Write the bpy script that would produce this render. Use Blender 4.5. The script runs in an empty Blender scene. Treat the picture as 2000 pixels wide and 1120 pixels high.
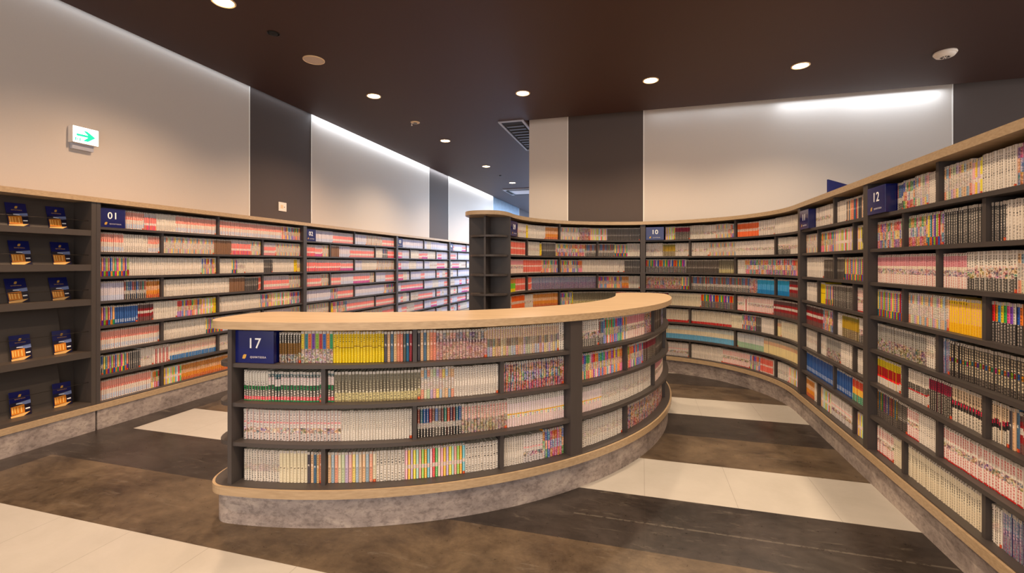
import bpy, bmesh, math, random
import numpy as np
from mathutils import Vector, Matrix

# ------------------------------------------------------------------ camera, world, exposure
SC = bpy.context.scene
COL = SC.collection
PI = math.pi
FPX, HOR, YAW, ROLL, CAMH = 899.2, 514.5, .2737, .0012, 1.35   # pixels of the 2000x1120 frame
cd = bpy.data.cameras.new('camera')
cam = bpy.data.objects.new('camera', cd)
COL.objects.link(cam)
cd.sensor_width = 36.0
cd.lens = 36.0 * FPX / 2000
cd.shift_y = -(560 - HOR) / 2000
cd.clip_start = .05
cam.matrix_world = Matrix.Translation((0, 0, CAMH)) @ Matrix.Rotation(YAW, 4, 'Z') @ Matrix.Rotation(PI / 2, 4, 'X') @ Matrix.Rotation(ROLL, 4, 'Z')
SC.camera = cam
SC.view_settings.view_transform = 'Standard'
SC.view_settings.look = 'None'
SC.view_settings.gamma = 1
SC.view_settings.exposure = 0.47
SC.view_settings.use_curve_mapping = False
W = bpy.data.worlds.new('world'); SC.world = W; W.use_nodes = True
W.node_tree.nodes['Background'].inputs[0].default_value = (1.0, .93, .89, 1)
W.node_tree.nodes['Background'].inputs[1].default_value = 1.5

CEIL = 3.41
WARM = (1.0, .745, .50)
COOL = (.80, .90, 1.0)
SPOT_W = 145
DOWN = [(-3.175, .75), (-3.175, 2.88), (-3.175, 5.0), (-3.175, 7.148), (-3.175, 9.269), (-3.175, 11.336),
        (-1.383, 5.4), (.1, 5.405), (1.593, 5.42),
        (-1.383, 3.2), (.1, 3.2), (1.593, 3.2),
        (-1.383, 1.0), (.1, 1.0), (1.593, 1.0), (-1.383, -1.2), (.1, -1.2), (3.1, 3.2)]


def hexc(h, a=1.0):
    r = []
    for i in (0, 2, 4):
        c = int(h[i:i + 2], 16) / 255
        r.append(c / 12.92 if c <= .04045 else ((c + .055) / 1.055) ** 2.4)
    return (r[0], r[1], r[2], a)


def hexd(h):
    c = hexc(h)
    return (c[0] * .89, c[1] * .89, c[2] * .89, 1)


def light(name, kind, loc, rot, power, color, **kw):
    l = bpy.data.lights.new(name, kind)
    l.energy = power; l.color = color
    for k, v in kw.items():
        setattr(l, k, v)
    o = bpy.data.objects.new(name, l); COL.objects.link(o)
    o.location = loc; o.rotation_euler = rot
    return o


for i, (x, y) in enumerate(DOWN):
    dim = .35 if (x, y) == (-1.383, 3.2) else .75 if (x, y) == (.1, 3.2) else .8 if y > 8 else 1.12 if x < -3 else .85
    light('downlight_lamp', 'SPOT', (x, y, CEIL - .03), (0, 0, 0), SPOT_W * dim, (1.0, .67, .42) if x < -3 and y < 6 else WARM,
          spot_size=math.radians(133), spot_blend=.75, shadow_soft_size=.06)
# cool cove strips in the slot between ceiling and wall
light('cove_strip_light', 'AREA', (-4.435, 9.6, CEIL + .05), (0, math.radians(-8), 0), 30, COOL, shape='RECTANGLE', size=.03, size_y=8.2)
light('cove_strip_light', 'AREA', (-4.435, 2.4, CEIL + .05), (0, math.radians(-8), 0), 2.6, COOL, shape='RECTANGLE', size=.03, size_y=6.0)
for k, (xa, xb, pw) in enumerate(((.1, .9, .4), (.9, 1.7, .6), (1.7, 2.5, 2.4), (2.5, 3.45, 4.2))):
    light('cove_strip_light', 'AREA', ((xa + xb) / 2, 6.58, CEIL + .05), (math.radians(-8), 0, 0), pw, COOL, shape='RECTANGLE', size=xb - xa, size_y=.03)
# unseen cool fill lights, added over the far end to turn it bluish
light('far_cool_fill', 'AREA', (-2.6, 15.2, CEIL - .05), (0, 0, 0), 330, (.62, .78, 1.0), shape='RECTANGLE', size=2.0, size_y=5.0)
light('far_cool_fill', 'AREA', (-2.3, 10.4, CEIL - .05), (0, 0, 0), 85, (.62, .78, 1.0), shape='RECTANGLE', size=.8, size_y=3.0)


# ------------------------------------------------------------------ materials
def newmat(name):
    m = bpy.data.materials.new(name); m.use_nodes = True
    nt = m.node_tree
    return m, nt, nt.nodes['Principled BSDF']


def N(nt, t, **kw):
    n = nt.nodes.new(t)
    for k, v in kw.items():
        setattr(n, k, v)
    return n


def simple(name, col, rough=.5, metal=0, noise=0.0, nscale=20, spec=.5, bump=0.0, stretch=(1, 1, 1)):
    m, nt, b = newmat(name)
    c = hexc(col) if isinstance(col, str) else col
    b.inputs['Roughness'].default_value = rough
    b.inputs['Metallic'].default_value = metal
    b.inputs['Specular IOR Level'].default_value = spec
    tc = N(nt, 'ShaderNodeTexCoord'); mp = N(nt, 'ShaderNodeMapping'); mp.inputs['Scale'].default_value = stretch
    nz = N(nt, 'ShaderNodeTexNoise'); nz.inputs['Scale'].default_value = nscale; nz.inputs['Detail'].default_value = 4
    nt.links.new(tc.outputs['Object'], mp.inputs[0]); nt.links.new(mp.outputs[0], nz.inputs['Vector'])
    mx = N(nt, 'ShaderNodeMix', data_type='RGBA')
    k = noise
    mx.inputs['A'].default_value = (c[0] * (1 - k), c[1] * (1 - k), c[2] * (1 - k), 1)
    mx.inputs['B'].default_value = (min(1, c[0] * (1 + k)), min(1, c[1] * (1 + k)), min(1, c[2] * (1 + k)), 1)
    nt.links.new(nz.outputs[0], mx.inputs['Factor']); nt.links.new(mx.outputs['Result'], b.inputs['Base Color'])
    if bump:
        bp = N(nt, 'ShaderNodeBump'); bp.inputs['Strength'].default_value = bump; bp.inputs['Distance'].default_value = .002
        nt.links.new(nz.outputs[0], bp.inputs['Height']); nt.links.new(bp.outputs[0], b.inputs['Normal'])
    return m


def emis(name, col, s):
    m, nt, b = newmat(name)
    b.inputs['Base Color'].default_value = hexc(col)
    b.inputs['Emission Color'].default_value = hexc(col)
    b.inputs['Emission Strength'].default_value = s
    return m


def wood_mat():
    m, nt, b = newmat('pale_wood_laminate')
    b.inputs['Roughness'].default_value = .36
    tc = N(nt, 'ShaderNodeTexCoord'); mp = N(nt, 'ShaderNodeMapping')
    mp.inputs['Scale'].default_value = (1.6, 22, 60); mp.inputs['Rotation'].default_value = (0, 0, math.radians(-38))
    nz = N(nt, 'ShaderNodeTexNoise'); nz.inputs['Scale'].default_value = 2.2; nz.inputs['Detail'].default_value = 5; nz.inputs['Distortion'].default_value = .25
    rp = N(nt, 'ShaderNodeValToRGB')
    rp.color_ramp.elements[0].position = .3; rp.color_ramp.elements[0].color = hexd('AE9474')
    rp.color_ramp.elements[1].position = .72; rp.color_ramp.elements[1].color = hexd('C5AB8A')
    nt.links.new(tc.outputs['Object'], mp.inputs[0]); nt.links.new(mp.outputs[0], nz.inputs['Vector'])
    nt.links.new(nz.outputs[0], rp.inputs[0]); nt.links.new(rp.outputs[0], b.inputs['Base Color'])
    return m


def concrete_mat():
    m, nt, b = newmat('mottled_concrete_laminate')
    b.inputs['Roughness'].default_value = .55
    tc = N(nt, 'ShaderNodeTexCoord')
    mp = N(nt, 'ShaderNodeMapping'); mp.inputs['Scale'].default_value = (1, 1, 1.6)
    a = N(nt, 'ShaderNodeTexNoise'); a.inputs['Scale'].default_value = 5.5; a.inputs['Detail'].default_value = 8; a.inputs['Roughness'].default_value = .68; a.inputs['Distortion'].default_value = .5
    c = N(nt, 'ShaderNodeTexNoise'); c.inputs['Scale'].default_value = 28; c.inputs['Detail'].default_value = 4; c.inputs['Roughness'].default_value = .7
    r1 = N(nt, 'ShaderNodeValToRGB')
    r1.color_ramp.elements[0].position = .34; r1.color_ramp.elements[0].color = hexd('8A7E79')
    r1.color_ramp.elements[1].position = .66; r1.color_ramp.elements[1].color = hexd('C0B2A8')
    e = r1.color_ramp.elements.new(.5); e.color = hexd('A79A94')
    r2 = N(nt, 'ShaderNodeValToRGB')
    r2.color_ramp.elements[0].position = .38; r2.color_ramp.elements[0].color = (.42, .40, .41, 1)
    r2.color_ramp.elements[1].position = .52; r2.color_ramp.elements[1].color = (1, 1, 1, 1)
    mx = N(nt, 'ShaderNodeMix', data_type='RGBA', blend_type='MULTIPLY'); mx.inputs['Factor'].default_value = .55
    nt.links.new(tc.outputs['Object'], mp.inputs[0])
    for q in (a, c):
        nt.links.new(mp.outputs[0], q.inputs['Vector'])
    nt.links.new(a.outputs[0], r1.inputs[0]); nt.links.new(c.outputs[0], r2.inputs[0])
    nt.links.new(r1.outputs[0], mx.inputs['A']); nt.links.new(r2.outputs[0], mx.inputs['B'])
    nt.links.new(mx.outputs['Result'], b.inputs['Base Color'])
    return m


def mth(nt, op, a, b=None, c=None):
    n = N(nt, 'ShaderNodeMath', operation=op)
    for i, v in enumerate((a, b, c)):
        if v is None:
            continue
        if isinstance(v, (int, float)):
            n.inputs[i].default_value = v
        else:
            nt.links.new(v, n.inputs[i])
    return n.outputs[0]


def mixc(nt, f, a, b, blend='MIX'):
    n = N(nt, 'ShaderNodeMix', data_type='RGBA', blend_type=blend)
    for k, v in (('Factor', f), ('A', a), ('B', b)):
        if isinstance(v, (int, float, tuple)):
            n.inputs[k].default_value = v
        else:
            nt.links.new(v, n.inputs[k])
    return n.outputs['Result']


def floor_mat():
    m, nt, b = newmat('banded_floor_tiles')
    tc = N(nt, 'ShaderNodeTexCoord'); sp = N(nt, 'ShaderNodeSeparateXYZ')
    nt.links.new(tc.outputs['Object'], sp.inputs[0])
    X, Y = sp.outputs[0], sp.outputs[1]
    ty = mth(nt, 'DIVIDE', mth(nt, 'SUBTRACT', Y, 1.712), .5336)
    row = mth(nt, 'FLOOR', ty)
    m3 = mth(nt, 'FLOORED_MODULO', row, 3)            # 0 brown, 1 dark, 2 cream
    notborder = mth(nt, 'GREATER_THAN', X, -3.985)
    cream = mth(nt, 'MULTIPLY', mth(nt, 'GREATER_THAN', m3, 1.5), notborder)
    brown = mth(nt, 'MULTIPLY', mth(nt, 'LESS_THAN', m3, .5), notborder)
    # mottling
    def nz(scale, det, rough, dist=0, st=(1, 1, 1)):
        mp = N(nt, 'ShaderNodeMapping'); mp.inputs['Scale'].default_value = st; mp.inputs['Rotation'].default_value = (0, 0, .25)
        q = N(nt, 'ShaderNodeTexNoise'); q.inputs['Scale'].default_value = scale; q.inputs['Detail'].default_value = det
        q.inputs['Roughness'].default_value = rough; q.inputs['Distortion'].default_value = dist
        nt.links.new(tc.outputs['Object'], mp.inputs[0]); nt.links.new(mp.outputs[0], q.inputs['Vector'])
        return q.outputs[0]
    big = nz(2.4, 8, .7, .35, (.9, 1.15, 1)); fine = nz(24, 5, .75, .3)
    def ramp(src, p0, c0, p1, c1):
        r = N(nt, 'ShaderNodeValToRGB'); e = r.color_ramp.elements
        e[0].position = p0; e[0].color = c0; e[1].position = p1; e[1].color = c1
        nt.links.new(src, r.inputs[0]); return r.outputs[0]
    cb = ramp(big, .36, hexd('3A2F26'), .64, hexd('6E5E4C'))
    ck = ramp(big, .36, hexd('201B1A'), .64, hexd('403936'))
    cc = ramp(big, .3, hexd('B2ADA6'), .7, hexd('BDB8B2'))
    base = mixc(nt, brown, ck, cb)
    g = ramp(fine, .3, (.8, .8, .8, 1), .7, (1.15, 1.15, 1.15, 1))
    base = mixc(nt, 1.0, base, g, 'MULTIPLY')
    # thin pale scuff marks of the dark tiles
    sc = nz(7, 8, .8, 1.2, (.5, 2.6, 1))
    sm = mth(nt, 'SMOOTH_MIN', 1, mth(nt, 'MULTIPLY', mth(nt, 'MAXIMUM', mth(nt, 'SUBTRACT', sc, .57), 0), 3.0), .1)
    base = mixc(nt, sm, base, hexd('8E8478'))
    col = mixc(nt, cream, base, cc)
    # worn pale line along the middle of the dark rows
    yl = mth(nt, 'ABSOLUTE', mth(nt, 'SUBTRACT', ty, 1.455))
    wl = mth(nt, 'MULTIPLY', mth(nt, 'LESS_THAN', yl, .012), mth(nt, 'GREATER_THAN', fine, .47))
    wl = mth(nt, 'MULTIPLY', wl, mth(nt, 'GREATER_THAN', X, -.35))
    col = mixc(nt, mth(nt, 'MULTIPLY', wl, .15), col, hexd('B0A698'))
    # joints
    jx = mth(nt, 'ABSOLUTE', mth(nt, 'SUBTRACT', mth(nt, 'FRACT', mth(nt, 'ADD', mth(nt, 'DIVIDE', mth(nt, 'SUBTRACT', X, .02), .4975), .5)), .5))
    jm = mth(nt, 'LESS_THAN', jx, .0032)
    jmc = mth(nt, 'MULTIPLY', jm, mth(nt, 'ADD', mth(nt, 'MULTIPLY', cream, .3), .10))
    col = mixc(nt, jmc, col, hexd('5C5248'))
    nt.links.new(col, b.inputs['Base Color'])
    rr = mth(nt, 'ADD', mth(nt, 'MULTIPLY', fine, .22), mth(nt, 'ADD', mth(nt, 'MULTIPLY', cream, .08), .20))
    nt.links.new(rr, b.inputs['Roughness'])
    b.inputs['Specular IOR Level'].default_value = .45
    bp = N(nt, 'ShaderNodeBump'); bp.inputs['Strength'].default_value = .12; bp.inputs['Distance'].default_value = .002
    nt.links.new(fine, bp.inputs['Height']); nt.links.new(bp.outputs[0], b.inputs['Normal'])
    return m


def spine_mat():
    """spines: attribute col = paper, ink = print, par = (title density, picture, seed, cap mark)"""
    m, nt, b = newmat('printed_comic_cover')
    b.inputs['Roughness'].default_value = .38
    A = {}
    for k in ('col', 'ink', 'par'):
        n = N(nt, 'ShaderNodeAttribute'); n.attribute_name = k; A[k] = n
    uv = N(nt, 'ShaderNodeUVMap'); uv.uv_map = 'UVMap'
    s = N(nt, 'ShaderNodeSeparateXYZ'); nt.links.new(uv.outputs[0], s.inputs[0])
    U0, V = s.outputs[0], s.outputs[1]
    U = mth(nt, 'FRACT', U0)
    ps = N(nt, 'ShaderNodeSeparateColor'); nt.links.new(A['par'].outputs['Color'], ps.inputs[0])
    dens, pic, seed = ps.outputs[0], ps.outputs[1], ps.outputs[2]
    cap = A['par'].outputs['Alpha']
    cb = N(nt, 'ShaderNodeCombineXYZ')
    nt.links.new(mth(nt, 'MULTIPLY', U, 3.1), cb.inputs[0]); nt.links.new(mth(nt, 'MULTIPLY', V, 4.1), cb.inputs[1])
    nz = N(nt, 'ShaderNodeTexNoise'); nz.inputs['Scale'].default_value = 1.0; nz.inputs['Detail'].default_value = 1.5
    nt.links.new(cb.outputs[0], nz.inputs['Vector'])
    g = mth(nt, 'GREATER_THAN', nz.outputs[0], .455)
    g = mth(nt, 'MULTIPLY', g, mth(nt, 'LESS_THAN', mth(nt, 'ABSOLUTE', mth(nt, 'SUBTRACT', U, .5)), .27))
    fr = mth(nt, 'FRACT', mth(nt, 'MULTIPLY', V, 1.15))
    g = mth(nt, 'MULTIPLY', g, mth(nt, 'GREATER_THAN', fr, .24))
    g = mth(nt, 'MULTIPLY', g, mth(nt, 'POWER', dens, .55))
    # numeral-like slanted mark on the shelf sticker
    d1 = mth(nt, 'ABSOLUTE', mth(nt, 'SUBTRACT', mth(nt, 'ADD', mth(nt, 'MULTIPLY', U, 1.1), .0), mth(nt, 'FRACT', V)))
    mk = mth(nt, 'MULTIPLY', mth(nt, 'LESS_THAN', d1, .2), mth(nt, 'LESS_THAN', mth(nt, 'ABSOLUTE', mth(nt, 'SUBTRACT', U, .5)), .28))
    g = mth(nt, 'MAXIMUM', g, mth(nt, 'MULTIPLY', mk, cap))
    # picture zones
    pv = N(nt, 'ShaderNodeCombineXYZ')
    nt.links.new(mth(nt, 'MULTIPLY', U0, .42), pv.inputs[0]); nt.links.new(mth(nt, 'MULTIPLY', V, .5), pv.inputs[1])
    nt.links.new(mth(nt, 'MULTIPLY', seed, 61.7), pv.inputs[2])
    vo = N(nt, 'ShaderNodeTexVoronoi'); vo.inputs['Scale'].default_value = 1.6
    nt.links.new(pv.outputs[0], vo.inputs['Vector'])
    n2 = N(nt, 'ShaderNodeTexNoise'); n2.inputs['Scale'].default_value = 2.4; n2.inputs['Detail'].default_value = 2
    nt.links.new(pv.outputs[0], n2.inputs['Vector'])
    rp = N(nt, 'ShaderNodeValToRGB'); e = rp.color_ramp.elements
    rp.color_ramp.interpolation = 'CONSTANT'
    e[0].position = 0; e[0].color = hexc('1C1714')
    for p, c in ((.40, '8C5A3C'), (.47, 'E2B494'), (.53, 'EFE4D8'), (.60, '3E4A6E'), (.68, 'B83A30')):
        x = e.new(p); x.color = hexc(c)
    e[-1].position = .95
    nt.links.new(n2.outputs[0], rp.inputs[0])
    pcol = mixc(nt, .2, rp.outputs[0], vo.outputs['Color'])
    base = mixc(nt, pic, A['col'].outputs['Color'], pcol)
    base = mixc(nt, g, base, A['ink'].outputs['Color'])
    nt.links.new(base, b.inputs['Base Color'])
    return m


M = {
    'grey': simple('dark_grey_melamine', hexd('48413F'), .5, noise=.06, nscale=60, stretch=(1, 1, .2)),
    'rack': simple('dark_grey_rack_board', hexd('4A423D'), .5, noise=.05, nscale=60),
    'wood': wood_mat(),
    'conc': concrete_mat(),
    'floor': floor_mat(),
    'wall': simple('cream_wallpaper', hexd('D0C6BE'), .8, noise=.02, nscale=90, bump=.05),
    'walld': simple('taupe_wallpaper', hexd('544844'), .75, noise=.05, nscale=70, bump=.05, stretch=(6, 6, .1)),
    'stone': simple('blue_grey_stone_panel', hexd('7F93A6'), .5, noise=.35, nscale=9),
    'ceil': simple('dark_brown_ceiling_boards', hexd('3F231A'), .62, noise=.08, nscale=14, stretch=(12, .6, 1)),
    'trimw': simple('white_trim', 'F2EEE8', .5),
    'white': simple('off_white_plastic', 'E9DDD0', .45),
    'navy': simple('navy_gloss_card', '10185C', .16, spec=.6),
    'navys': simple('navy_card_side', '0A1150', .3),
    'gold': simple('gold_print', 'C79A3E', .4),
    'silver': simple('pale_print', 'C9C3C8', .4),
    'digit': simple('white_print', 'FFFFFF', .4),
    'dark': simple('dark_recess', '14110F', .8),
    'metal': simple('thin_dark_metal', '2A2522', .35, metal=.6),
    'spine': spine_mat(),
    'page': simple('book_paper', 'DDD0B8', .8, noise=.05, nscale=200, stretch=(1, 20, 1)),
    'lamp': emis('warm_lamp_diffuser', 'FFE2B0', 22),
    'lampring': simple('lamp_trim_white', 'E8C79C', .4),
    'cool_glow': emis('cool_glow_panel', 'B8D4FF', 5.0),  # bluish glow of the added panel at the far end
    'exitface': emis('lit_sign_face', 'F4FFFC', 2.2),
    'exitgreen': emis('lit_sign_green', '10C890', .9),
    'vent': simple('pale_speaker_mesh', 'CDB6A2', .7, noise=.05, nscale=300),
    'ac': simple('air_conditioner_plastic', 'A9AAB6', .5),
    'ink': simple('black_ink', '1A1716', .6),
    'tan': simple('clear_sticker_paper', 'D8CEC2', .4),
}


# ------------------------------------------------------------------ object helpers
def obj(name, bm, mat, parent=None, smooth=False):
    me = bpy.data.meshes.new(name)
    bmesh.ops.recalc_face_normals(bm, faces=bm.faces)
    bm.to_mesh(me); bm.free()
    for mm in (mat if isinstance(mat, (list, tuple)) else [mat]):
        me.materials.append(M[mm])
    o = bpy.data.objects.new(name, me); COL.objects.link(o)
    if parent:
        o.parent = parent
    if smooth:
        for p in me.polygons:
            p.use_smooth = True
        try:
            me.set_sharp_from_angle(angle=math.radians(40))
        except Exception:
            pass
    return o


def tag(o, label=None, cat=None, group=None, kind=None):
    if label: o['label'] = label
    if cat: o['category'] = cat
    if group: o['group'] = group
    if kind: o['kind'] = kind
    return o


def thing(name, label, cat, loc=(0, 0, 0), group=None, rot=None):
    o = bpy.data.objects.new(name, None); COL.objects.link(o)
    o.empty_display_size = .1
    o.location = loc
    if rot: o.rotation_euler = rot
    return tag(o, label, cat, group)


def add_box(bm, x0, x1, y0, y1, z0, z1, bevel=0, mi=0):
    v = [bm.verts.new((x, y, z)) for x in (x0, x1) for y in (y0, y1) for z in (z0, z1)]
    fs = [bm.faces.new([v[i] for i in f]) for f in ((0, 1, 3, 2), (4, 6, 7, 5), (0, 4, 5, 1), (2, 3, 7, 6), (0, 2, 6, 4), (1, 5, 7, 3))]
    for f in fs:
        f.material_index = mi
    if bevel:
        es = list({e for f in fs for e in f.edges})
        bmesh.ops.bevel(bm, geom=es, offset=bevel, segments=2, affect='EDGES', profile=.5)
    return bm


def box(x0, x1, y0, y1, z0, z1, bevel=0):
    return add_box(bmesh.new(), x0, x1, y0, y1, z0, z1, bevel)


def add_prism(bm, pts, z0, z1, mi=0):
    a = [bm.verts.new((p[0], p[1], z0)) for p in pts]; b = [bm.verts.new((p[0], p[1], z1)) for p in pts]
    n = len(pts)
    fs = [bm.faces.new(a[::-1]), bm.faces.new(b)]
    for i in range(n):
        j = (i + 1) % n
        fs.append(bm.faces.new((a[i], a[j], b[j], b[i])))
    for f in fs:
        f.material_index = mi
    return bm


def add_lathe(bm, prof, c=(0, 0, 0), n=32):
    rings = []
    for r, z in prof:
        rings.append([bm.verts.new((c[0] + r * math.cos(2 * PI * i / n), c[1] + r * math.sin(2 * PI * i / n), c[2] + z)) for i in range(n)])
    for a, b in zip(rings, rings[1:]):
        for i in range(n):
            j = (i + 1) % n
            bm.faces.new((a[i], a[j], b[j], b[i]))
    bm.faces.new(rings[0][::-1]); bm.faces.new(rings[-1])
    return bm


# ------------------------------------------------------------------ paths: s runs left to right along a shelf front, o goes back into the shelf
class Line:
    def __init__(s, p0, r, n):
        s.p0, s.r, s.n = Vector(p0), Vector(r), Vector(n)
    def P(s, t, o): return s.p0 + s.r * t - s.n * o
    def T(s, t): return s.r
    def Nn(s, t): return s.n
    def sc(s, t, o): return 1.0


class Bay:   # concave arc that runs on into a straight line
    C = Vector((.003, 4.70)); R = 1.324; A0 = math.radians(184.5)
    L1 = R * A0
    def ang(s, t): return s.A0 - t / s.R
    def P(s, t, o):
        if t < s.L1:
            a = s.ang(t); return s.C + Vector((math.cos(a), math.sin(a))) * (s.R + o)
        return Vector((s.C.x + s.R + o, s.C.y - (t - s.L1)))
    def T(s, t):
        if t < s.L1:
            a = s.ang(t); return Vector((math.sin(a), -math.cos(a)))
        return Vector((0, -1))
    def Nn(s, t):
        if t < s.L1:
            a = s.ang(t); return -Vector((math.cos(a), math.sin(a)))
        return Vector((-1, 0))
    def sc(s, t, o): return (s.R + o) / s.R if t < s.L1 else 1.0


class Ring:  # convex arc (counter); t is arc length at R, starting from angle -90 degrees
    C = Vector((-2.27, 4.39)); R = 2.53
    def ang(s, t): return -PI / 2 + t / s.R
    def t_of(s, deg): return (math.radians(deg) + PI / 2) * s.R
    def P(s, t, o):
        a = s.ang(t); return s.C + Vector((math.cos(a), math.sin(a))) * (s.R - o)
    def T(s, t):
        a = s.ang(t); return Vector((-math.sin(a), math.cos(a)))
    def Nn(s, t):
        a = s.ang(t); return Vector((math.cos(a), math.sin(a)))
    def sc(s, t, o): return (s.R - o) / s.R


LEFT = Line((-4.222, 0), (0, 1), (1, 0))
RIGHT = Bay()
RING = Ring()


def steps(path, t0, t1):
    if isinstance(path, Line):
        return [t0, t1]
    n = max(1, int(math.ceil((t1 - t0) / .06)))
    ts = [t0 + (t1 - t0) * i / n for i in range(n + 1)]
    if isinstance(path, Bay) and t0 < path.L1 < t1:
        ts = sorted(set([t for t in ts if t < path.L1 + 1e-6] + [path.L1, t1]))
    return ts


def slab(path, t0, t1, o0, o1, z0, z1, bm=None, mi=0):
    bm = bm or bmesh.new()
    ts = steps(path, t0, t1)
    rows = []
    for t in ts:
        a, b = path.P(t, o0), path.P(t, o1)
        rows.append([bm.verts.new((a.x, a.y, z0)), bm.verts.new((a.x, a.y, z1)), bm.verts.new((b.x, b.y, z1)), bm.verts.new((b.x, b.y, z0))])
    fs = []
    for p, q in zip(rows, rows[1:]):
        for i in range(4):
            j = (i + 1) % 4
            fs.append(bm.faces.new((p[i], q[i], q[j], p[j])))
    fs.append(bm.faces.new(rows[0])); fs.append(bm.faces.new(rows[-1][::-1]))
    for f in fs:
        f.material_index = mi
    return bm


# ------------------------------------------------------------------ setting
def struct(name, bm, mat, smooth=False):
    return tag(obj(name, bm, mat, smooth=smooth), kind='structure')


struct('floor', box(-4.6, 7.0, -3.5, 20.0, -.05, 0), 'floor')
struct('ceiling', box(-4.395, 7.0, -3.5, 6.44, CEIL, CEIL + .04), 'ceil')
struct('ceiling', box(-4.395, -1.62, 6.44, 20.0, CEIL, CEIL + .04), 'ceil')
struct('ceiling', box(-4.75, 7.0, -3.5, 20.0, 3.80, 3.85), 'ceil')
WL = [(-3.5, 4.418, 'wall'), (4.418, 5.483, 'walld'), (5.483, 9.222, 'wall'), (9.222, 10.279, 'walld'), (10.279, 13.744, 'wall'), (13.744, 16.95, 'stone'), (16.95, 20.0, 'walld')]
for y0, y1, mt in WL:
    struct('wall_left', box(-4.6, -4.48, y0 + .004, y1 - .004, 0, 3.8), mt)
for i, y in enumerate((4.418, 5.483, 9.222, 10.279, 13.744, 16.95)):
    struct('trim_%d' % (i + 1), box(-4.59, -4.476, y - .006, y + .006, 0, 3.8), 'trimw')
for x0, x1, mt in ((-1.615, -1.032, 'wall'), (-1.032, .03, 'walld'), (.03, 3.557, 'wall'), (3.557, 7.0, 'walld')):
    struct('wall_back', box(x0 + .004, x1 - .004, 6.68, 6.83, 0, 3.8), mt)
for i, x in enumerate((-1.032, .03, 3.557)):
    struct('trim_%d' % (i + 7), box(x - .006, x + .006, 6.676, 6.82, 0, 3.8), 'trimw')
struct('wall_corridor', box(-1.615, -1.465, 6.83, 20.0, 0, 3.8), 'wall')
struct('wall_far', box(-4.6, -1.4, 19.9, 20.0, 0, 3.8), 'walld')

# added glowing panel, cool fill for the far end, unseen behind the bookcases
wn = struct('far_glow_1', box(-4.35, -1.70, 19.86, 19.89, .5, 3.15), 'cool_glow')
bm = bmesh.new()
for x0, x1, z0, z1 in ((-4.42, -4.35, .43, 3.22), (-1.70, -1.63, .43, 3.22), (-4.35, -1.70, .43, .5), (-4.35, -1.70, 3.15, 3.22), (-3.05, -3.0, .5, 3.15)):
    add_box(bm, x0, x1, 19.80, 19.87, z0, z1)
obj('far_glow_frame', bm, 'trimw', wn)  # rim around the added glowing panel

# ------------------------------------------------------------------ bookcases
ZB = .212                                # top of the bottom board
ZS = [.425 + .203 * i for i in range(7)]  # tops of the seven shelves, lowest first
ZTOP0, ZTOP1 = 1.838, 1.878
TH = .020


def row_z(r, n=8):                       # row 1 is the topmost; returns floor and clear ceiling of that row
    k = n - r
    lo = ZB if k == 0 else ZS[k - 1]
    hi = (ZS[k] - TH) if k < 7 else ZTOP0
    return lo, hi


def bookcase(path, t0, t1, odd, even, label, depth=.22, post=.03, group='dark grey bookcases'):
    p = path.P((t0 + t1) / 2, .1)
    u = thing('bookcase', label, 'bookcase', group=group)
    for a, b in ((t0, t0 + post), (t1 - post, t1)):
        obj('side_panel', slab(path, a, b, .010, depth, .2037, ZTOP0), 'grey', u)
    obj('back_panel', slab(path, t0 + post, t1 - post, depth - .012, depth, .2037, ZTOP0), 'grey', u)
    obj('bottom_panel', slab(path, t0 + post, t1 - post, .012, depth - .012, .2037, ZB), 'grey', u)
    for z in ZS:
        obj('shelf', slab(path, t0 + post, t1 - post, .022, depth - .012, z - TH, z), 'grey', u)
    for r in range(1, 9):
        lo, hi = row_z(r)
        for d in (odd if r % 2 else even):
            obj('divider', slab(path, d - .011, d + .011, .040, depth - .012, lo, hi), 'grey', u)
    return u


# left wall
LB = [(2.67, 5.067), (5.067, 7.43), (7.43, 9.80), (9.80, 12.17), (12.17, 14.54)]
LBL = ['dark grey bookcase numbered 01 beside the magazine rack', 'dark grey wall bookcase numbered 02, second from the magazine rack',
       'dark grey wall bookcase numbered 03, third from the magazine rack', 'dark grey wall bookcase numbered 04, fourth from the magazine rack',
       'dark grey bookcase at far end of left wall, beyond bookcase 04']
LDIV = []
for (a, b), lb in zip(LB, LBL):
    w = b - a
    odd, even = [a + .477 * w], [a + .232 * w, a + .722 * w]
    LDIV.append((odd, even))
    bookcase(LEFT, a, b, odd, even, lb)
t = tag(obj('wooden_top_board', slab(LEFT, .3, 14.54, 0, .255, ZTOP0, ZTOP1), 'wood'), 'long pale wooden top board over the left wall bookcases', 'top board')
t = thing('plinth', 'grey concrete-look plinth under the left wall bookcases', 'plinth')
for a, b in [(.3, 2.66)] + LB:
    obj('plinth_panel', slab(LEFT, a + .002, b - .003, .0, .24, 0, .160), 'conc', t)
tag(obj('ledge', slab(LEFT, .3, 14.54, -.006, .24, .160, .2035), 'wood', t), 'pale wooden ledge')

# curved and straight right cabinet
RB = [(.065, 2.20), (2.20, 4.375), (4.375, 5.625), (5.625, 6.905), (6.905, 8.12)]
RLBL = ['curved dark grey bookcase numbered 09 with rounded end shelves', 'curved dark grey bookcase numbered 10 in the bend',
        'dark grey bookcase numbered 11 between the bend and bookcase 12', 'dark grey straight bookcase numbered 12', 'dark grey bookcase adjoining the near end of bookcase 12']
RDIV = [([1.13], [.59, 1.645]), ([3.28], [2.745, 3.815]), ([5.05], [4.73, 5.375]), ([6.285], [5.985, 6.598]), ([7.51], [7.2, 7.82])]
RDEP = .465
RU = []
for (a, b), dv, lb in zip(RB, RDIV, RLBL):
    RU.append(bookcase(RIGHT, a, b, dv[0], dv[1], lb, depth=RDEP))


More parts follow.
